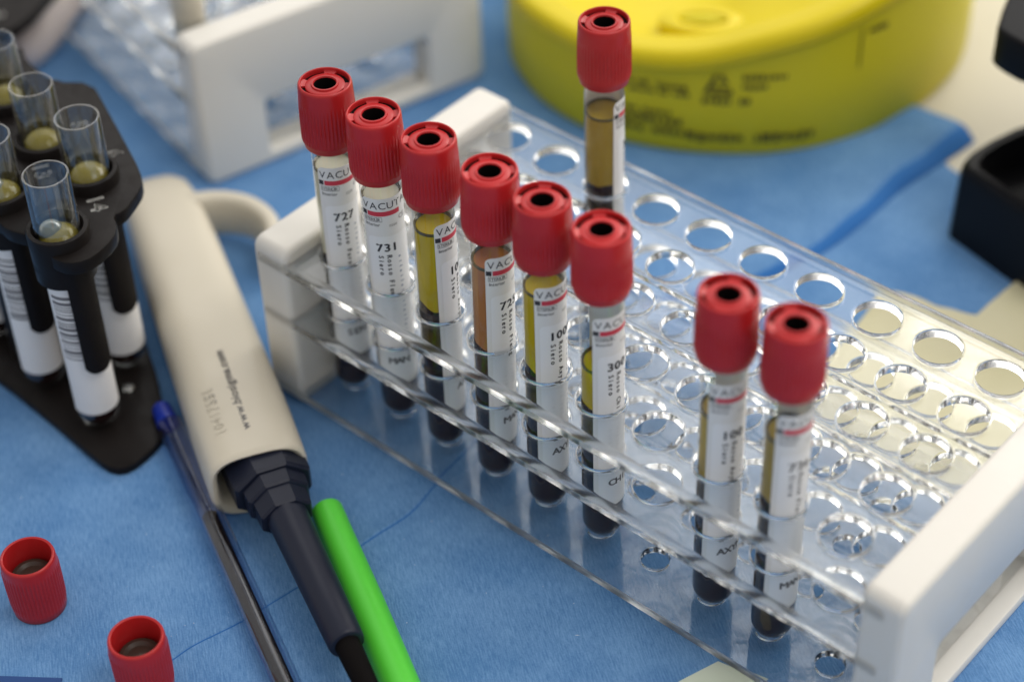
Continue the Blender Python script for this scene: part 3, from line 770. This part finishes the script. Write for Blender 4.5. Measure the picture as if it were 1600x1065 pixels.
# navy nose blocks and shaft
S0 = Vector((12.5, -54.5, 9.0)); S1 = Vector((92.5, -93.5, 9.0)); FS = frame(S0, S1)
def axial(prof, segs, FRM, cap=True, rot=0.0, sy=1.0):
    v = []; f = []
    for x, r in prof:
        for k in range(segs):
            a = 2 * PI * k / segs + rot; v.append((x, r * math.cos(a) * sy, r * math.sin(a)))
    for i in range(len(prof) - 1):
        for k in range(segs): f.append((i * segs + k, i * segs + (k + 1) % segs, (i + 1) * segs + (k + 1) % segs, (i + 1) * segs + k))
    f += [tuple(range(segs))[::-1], tuple((len(prof) - 1) * segs + k for k in range(segs))]
    return MB().add(v, f, FRM)
axial([(-16, 10.5), (-15.9, 11.3), (10.4, 10.9), (11.6, 10.1)], 8, FS, rot=PI / 8, sy=1.24).build('nose_block', MAT['navy'], pip, T=TP, sharp=30, merge=True)
axial([(11.4, 8.8), (11.9, 9.5), (16.6, 9.2), (17.4, 8.6), (17.6, 8.0), (24.2, 7.7), (25.0, 7.1)], 8, FS, rot=PI / 8, sy=1.16).build('nose_collar', MAT['navy'], pip, T=TP, sharp=30, merge=True)
axial([(24, 6.7), (25.0, 6.6), (30, 6.45), (60, 5.95), (79.5, 5.6), (80.6, 5.3), (80.9, 4.9)], 36, FS).build('shaft', MAT['navy'], pip, T=TP, sharp=40)
axial([(80.5, 3.9), (82, 3.9), (100, 3.5), (101, 3.1)], 28, FS).build('tip_cone', MAT['rubber'], pip, T=TP, sharp=40)
# lettering on the top face, letters follow the curved top
def on_body(vv, x0, y0, raise_):
    """u runs from nose to tail (+X of FR), letter tops toward +Y side of FR (image left)"""
    out = []
    for q in vv:
        x = x0 + q[0]; y = y0 + q[1]
        yy = max(-.999, min(.999, y / 16.3)); z = 13.1 * (1 - abs(yy) ** 3.2) ** (1 / 3.2)
        out.append((x, y, z + raise_))
    return out
vv, ff, wd = text2d('www.biosigma.com', 2.9, bold=.10, sx=1.0)
vv = [(q[0] * 40.5 / wd, q[1], 0) for q in vv]
MB().add(on_body(vv, 10.0, -1.2, .06), ff, FR).build('web_address', MAT['softink'], pip, T=TP)
vv, ff, wd = text2d('10417551', 3.4, adv=2.9, bold=.08)
vm = MB(); o = on_body(vv, 10.5, 6.6, .0)
bmv = [(p[0], p[1], p[2] + .22) for p in o]; vm.add(bmv, ff, FR)
vm.build('embossed_number', MAT['cream'], pip, T=TP)
vm = MB(); vm.add([(p[0] + .25, p[1] - .25, p[2] + .05) for p in o], ff, FR); vm.build('number_shade', MAT['softink'], pip, T=TP)  # grey offset copy, painted shade of the raised digits

# ------------------------------------------------------------------ pen and highlighter
P0 = Vector((-39.5, -53.0, -.25)); P1 = Vector((81.0, -109.8, -.25)); FP = frame(P0, P1)
pen = thing('ballpoint_pen', 'transparent ballpoint pen with blue end plug and dark refill lying beside the pipette', 'pen', (-39.5, -53.0, -5)); TPp = Matrix.Translation((39.5, 53.0, 5))
def hexprof(prof, rin):
    return prof
v = []; f = []
for x_, r_, rot_ in ((150, 4.7, PI / 6), (6.4, 4.7, PI / 6), (6, 4.3, PI / 6), (6, 3.5, 0), (150, 3.5, 0)):
    for k in range(24):
        a = 2 * PI * k / 24; rr = r_
        if r_ > 4: rr = r_ * .96 / math.cos(((a + PI / 6) % (PI / 3)) - PI / 6) * .94
        v.append((x_, rr * math.cos(a), rr * math.sin(a)))
for j in range(4):
    for k in range(24): f.append((j * 24 + k, j * 24 + (k + 1) % 24, (j + 1) * 24 + (k + 1) % 24, (j + 1) * 24 + k))
for k in range(24): f.append((96 + k, 96 + (k + 1) % 24, (k + 1) % 24, k))
MB().add(v, f, FP).build('barrel', MAT['penclear'], pen, T=TPp, sharp=75, merge=True)
axial([(-4, 2.0), (-3.3, 3.0), (-2.4, 3.5), (3.4, 3.7), (4.2, 3.9), (5.8, 3.9), (5.9, 3.4)], 28, FP).build('end_plug', MAT['plug'], pen, T=TPp, sharp=50)
axial([(52, 1.8), (52.4, 2.5), (149, 2.5)], 20, FP).build('refill', MAT['refill'], pen, T=TPp, sharp=50)
axial([(12, 1.5), (51.5, 1.5)], 16, FP).build('refill_tube', MAT['refillclear'], pen, T=TPp)
G0 = Vector((31.0, -47.6, 0.8)); G1 = Vector((104, -87.2, 0.8)); G0 = G0 + (G1 - G0).normalized() * 6.0; FG = frame(G0, G1)
gp = thing('highlighter_pen', 'bright fluorescent green marker pen lying against the navy pipette shaft', 'marker', (32, -49, -5)); TG = Matrix.Translation((-32, 49, 5))
axial([(-.6, 4.7), (-.5, 5.0), (.0, 5.15), (3, 5.2), (12, 5.25), (40, 5.7), (110, 5.8)], 40, FG).build('marker_body', MAT['green'], gp, T=TG, sharp=50)
axial([(-.85, 3.2), (-.8, 3.5), (-.55, 3.6)], 28, FG).build('end_cap', MAT['green'], gp, T=TG, sharp=50)

# ------------------------------------------------------------------ yellow sharps container
yc = thing('sharps_container', 'large yellow plastic sharps container with printed warnings and a bright lid behind the rack', 'container', (-30, 250, -5)); TY = Matrix.Translation((30, -250, 5))
bot = [(-105.3, 203), (-93.6, 187.7), (-78, 177.5), (-60.4, 170.5), (-38.3, 167.6), (-16.8, 171.0), (6.5, 181.1), (26.8, 195.7), (40.6, 210.7), (50.0, 228.0), (56.6, 250.0), (58.9, 274.8), (54.8, 301.1), (40, 330), (10, 352), (-35, 360), (-80, 345), (-108, 315), (-120, 275), (-117, 235)]
rimz = [32, 33, 34, 35, 35, 35, 38, 45, 50, 55, 60, 63, 65, 65, 62, 58, 52, 45, 38, 33]
def closed_cat(P, n=5):
    out = []; L_ = len(P)
    for i in range(L_):
        p0, p1, p2, p3 = (Vector(P[(i + k) % L_]) for k in (-1, 0, 1, 2))
        for k in range(n):
            t = k / n; out.append(0.5 * (2 * p1 + (p2 - p0) * t + (2 * p0 - 5 * p1 + 4 * p2 - p3) * t * t + (3 * p1 - p0 - 3 * p2 + p3) * t ** 3))
    return out
ring = closed_cat([(x, y, z) for (x, y), z in zip(bot, rimz)]); cen = Vector((-30, 260, 0)); n = len(ring)
def yring(off, zf):
    out = []
    for p in ring:
        d = Vector((p.x, p.y, 0)) - cen; q = cen + d * (1 + off / d.length); out.append((q.x, q.y, zf(p.z)))
    return out
def loft(rings, cap0=False, cap1=False):
    n_ = len(rings[0]); v = [p for r in rings for p in r]; f = []
    for j in range(len(rings) - 1):
        for i in range(n_): f.append((j * n_ + i, j * n_ + (i + 1) % n_, (j + 1) * n_ + (i + 1) % n_, (j + 1) * n_ + i))
    if cap0: f.append(tuple(range(n_))[::-1])
    if cap1: f.append(tuple((len(rings) - 1) * n_ + i for i in range(n_)))
    return MB().add(v, f)
loft([yring(-4, lambda z: -5), yring(-1.2, lambda z: -4.6), yring(0, lambda z: -2.5), yring(0.3, lambda z: z * .5), yring(0, lambda z: z - 2)], cap0=True).build('tub', MAT['ybody'], yc, T=TY, sharp=60)
loft([yring(-1, lambda z: z - 2.4), yring(2.0, lambda z: z - 2.6), yring(2.8, lambda z: z - 1.4), yring(2.6, lambda z: z + 3), yring(1.6, lambda z: z + 5.2), yring(-1, lambda z: z + 6.2), yring(-9, lambda z: z + 6.6), yring(-11, lambda z: z + 6.0), yring(-13.5, lambda z: z + 1.5), yring(-17, lambda z: z + .2), yring(-40, lambda z: z * .8 + 5), yring(-80, lambda z: z * .5 + 14)], cap1=True).build('lid', MAT['ylid'], yc, T=TY, sharp=60)
# raised thumb tab with a hollow on the lid
v, f = lathe([(9, -2), (9, 2.2), (8, 3.2), (5.5, 3.2), (4.5, 1.0), (0.01, .6)], 32); MB().add(v, f, Matrix.Translation((-6.5, 203, 38.5)) @ Matrix.Scale(1.9, 4, Vector((.8, .55, 0)).normalized())).build('lid_tab', MAT['ylid'], yc, T=TY)
v, f = lathe([(0.01, 0), (5.2, -.6), (5.4, -1.6)], 28); MB().add(v, f, Matrix.Translation((-8.5, 205.5, 41.2)) @ Matrix.Scale(2.1, 4, Vector((.8, .55, 0)).normalized()) @ Matrix.Scale(.55, 4, Vector((-.55, .8, 0)).normalized())).build('thumb_hollow_shade', MAT['ybody'], yc, T=TY)  # slightly darker disc, the recess shade is put into its colour
# printing wrapped on the wall, front arc measured along the ring
arc = [Vector((p.x, p.y, 0)) for p in ring]; i0 = min(range(n), key=lambda i: (arc[i] - Vector((-60.4, 170.5, 0))).length)
cum = [0.0]; pts = [arc[i0]]
for k in range(1, n):
    q = arc[(i0 + k) % n]; cum.append(cum[-1] + (q - pts[-1]).length); pts.append(q)
def on_wall(s):
    s = max(0, min(s, cum[-1] - .01))
    for k in range(len(cum) - 1):
        if cum[k + 1] >= s:
            t = (s - cum[k]) / (cum[k + 1] - cum[k]); p = pts[k].lerp(pts[k + 1], t); d = (pts[k + 1] - pts[k]).normalized()
            return p + Vector((d.y, -d.x, 0)) * .75
    return pts[-1]
def wall_print(vv, ff, s0, z0):
    out = []
    for q in vv:
        p = on_wall(s0 + q[0]); out.append((p.x, p.y, z0 + q[1]))
    return out, ff
yp = MB()
def marks(s0, s1, z, h, seed):
    random.seed(seed); s = s0
    while s < s1:
        wd = random.uniform(.9, 2.0) * h * .4
        if random.random() > .14:
            a = rect2d(0, random.uniform(0, h * .25), wd, h * random.uniform(.75, 1), 2); yp.add(*wall_print(a[0], a[1], s, z))
        s += wd + h * .22
marks(42, 66, 25.2, 2.7, 1); marks(44, 68, 22.0, 2.4, 2)
marks(26, 64, 8.0, 3.8, 3); marks(26, 68, 3.4, 3.8, 4); marks(68, 118, 2.2, 4.4, 5); marks(40, 66, 12.6, 2.6, 9)
marks(88, 104, 31, 2.9, 6); marks(88, 98, 27, 2.7, 7); marks(73, 91, 20.0, 3.4, 8)
# recycling triangle
def bar(x0, y0, x1, y1, t=1.0):
    d = Vector((x1 - x0, y1 - y0, 0)); nn = Vector((-d.y, d.x, 0)).normalized() * t / 2; q = [Vector((x0, y0, 0)) + nn, Vector((x1, y1, 0)) + nn, Vector((x1, y1, 0)) - nn, Vector((x0, y0, 0)) - nn]
    yp.add(*wall_print(q, [(0, 1, 2, 3)], 74, 25))
for a in ((0, 0, 4.2, 8.5), (5.8, 8.5, 8, 4.5), (10, 0, 1.5, 0), (9.2, 2.2, 10, 0), (3, 3.6, 5, 2.0), (6.2, 3.4, 7.8, 2)): bar(*a, 1.5)
yp.build('printed_warnings', MAT['ydark'], yc, T=TY); yp = MB()
vv, ff = rect2d(0, 0, .7, 18); yp.add(*wall_print(vv, ff, 134, 30)); marks(138, 146, 44, 3, 12)
yp.build('side_print', MAT['ydark'], yc, T=TY)

# ------------------------------------------------------------------ black device at the right edge
dv = thing('desk_punch', 'black moulded device with an overhanging jaw at the right edge behind the rack', 'device', (150, 215, -5)); TD = Matrix.Translation((-150, -215, 5))
low = [(105.0, 202.0), (124, 197.0), (150, 190), (190, 180), (215, 240), (150, 268), (118, 252)]
bm = bmesh.new()
def shell(poly, zs, ins):
    c = Vector((sum(p[0] for p in poly) / len(poly), sum(p[1] for p in poly) / len(poly)))
    return [[(c.x + (x - c.x) * (1 - i), c.y + (y - c.y) * (1 - i), z) for x, y in poly] for z, i in zip(zs, ins)]
lp = smooth_poly(low, 2)
loft(shell(lp, (-5, 22, 26, 28, 28, 23, 16, 15), (0, .02, .04, .08, .16, .19, .20, .9)), cap0=True, cap1=True).build('lower_body', MAT['blackdev'], dv, T=TD, sharp=40)
v, f = sweep([(150, 232, 18), (168, 222, 22)], [6, 6], 20); MB().add(v, f).build('roller', MAT['steel'], dv, T=TD)
upj = [(95.5, 257), (108, 219.5), (112.5, 216.0), (125, 213.5), (190, 222), (190, 300), (110, 300)]
bm = prism_bm(smooth_poly(upj, 1), 61, 77, 1.5, 3); bm_obj(bm, 'upper_jaw', MAT['blackdev'], dv, TD)
bm = prism_bm([(150, 240), (190, 230), (200, 290), (160, 295)], 10, 62); bm_obj(bm, 'hinge', MAT['blackdev'], dv, TD)

# ------------------------------------------------------------------ black plate and pale rounded handle, upper left
bt = thing('numbered_holder', 'second black numbered holder plate with white writing in the far upper left corner', 'tube holder', (-235, 45, -5)); TB_ = Matrix.Translation((235, -45, 5))
bm = prism_bm(smooth_poly([(-300, -5), (-232, 6), (-213.3, 22.7), (-214.5, 38), (-221.8, 56.0), (-232, 80), (-300, 100)], 1), 36, 41, .6, 2); bm_obj(bm, 'top_plate', MAT['black'], bt, TB_)
bm = prism_bm([(-290, 10), (-250, 15), (-245, 40), (-290, 60)], -5, 36); bm_obj(bm, 'stand', MAT['black'], bt, TB_)
flat_text('005', -226.5, 32, 41.15, math.radians(48), 3.2, MAT['chalk'], bt, TB_, 'number')
hd = thing('pale_handle', 'pinkish white rounded handle end poking from under the far black plate', 'handle', (-240, 60, -5)); THd = Matrix.Translation((240, -60, 5))
v, f = sweep([(-243.0, 49.5, 4.6), (-243.8, 50.5, 4.6), (-246.5, 54, 4.6), (-254, 68, 4.6), (-264, 86, 4.6), (-280, 115, 4.6)], [.6, 4.6, 8.2, 9.5, 9.5, 9.5], 28); MB().add(v, f).build('handle_body', MAT['skinwhite'], hd, T=THd)

# pale tube standing in the rear rack
pt = thing('rear_tube', 'blurred pale beige tube standing in the rack behind at the top edge', 'tube', (-150, 68, 0))
v, f = lathe(hemi(6.5, 6.5) + [(6.5, 80), (5.5, 80.5), (0.01, 80.5)], 32); MB().add(v, f).build('tube_wall', MAT['cream'], pt)

# lint and dust specks scattered over the drape
random.seed(11); m = MB()
for k in range(260):
    x = random.uniform(-150, 170); y = random.uniform(-170, 150); r_ = random.uniform(.06, .2); a = random.uniform(0, PI)
    L_ = r_ * random.choice((1, 1, 1.6, 5)); d = Vector((math.cos(a) * L_, math.sin(a) * L_, 0)); e = Vector((-math.sin(a) * r_ * .6, math.cos(a) * r_ * .6, 0)); c = Vector((x, y, -4.93 if True else 0))
    b_ = [c - d, c - e, c + d, c + e]; top_ = c + Vector((0, 0, r_ * .7))
    m.add(b_ + [top_], [(0, 1, 4), (1, 2, 4), (2, 3, 4), (3, 0, 4)])
o = m.build('lint', MAT['label'], T=Matrix.Translation((0, 0, ZT))); tag(o, 'pale lint specks scattered over the blue drape', kind='stuff')
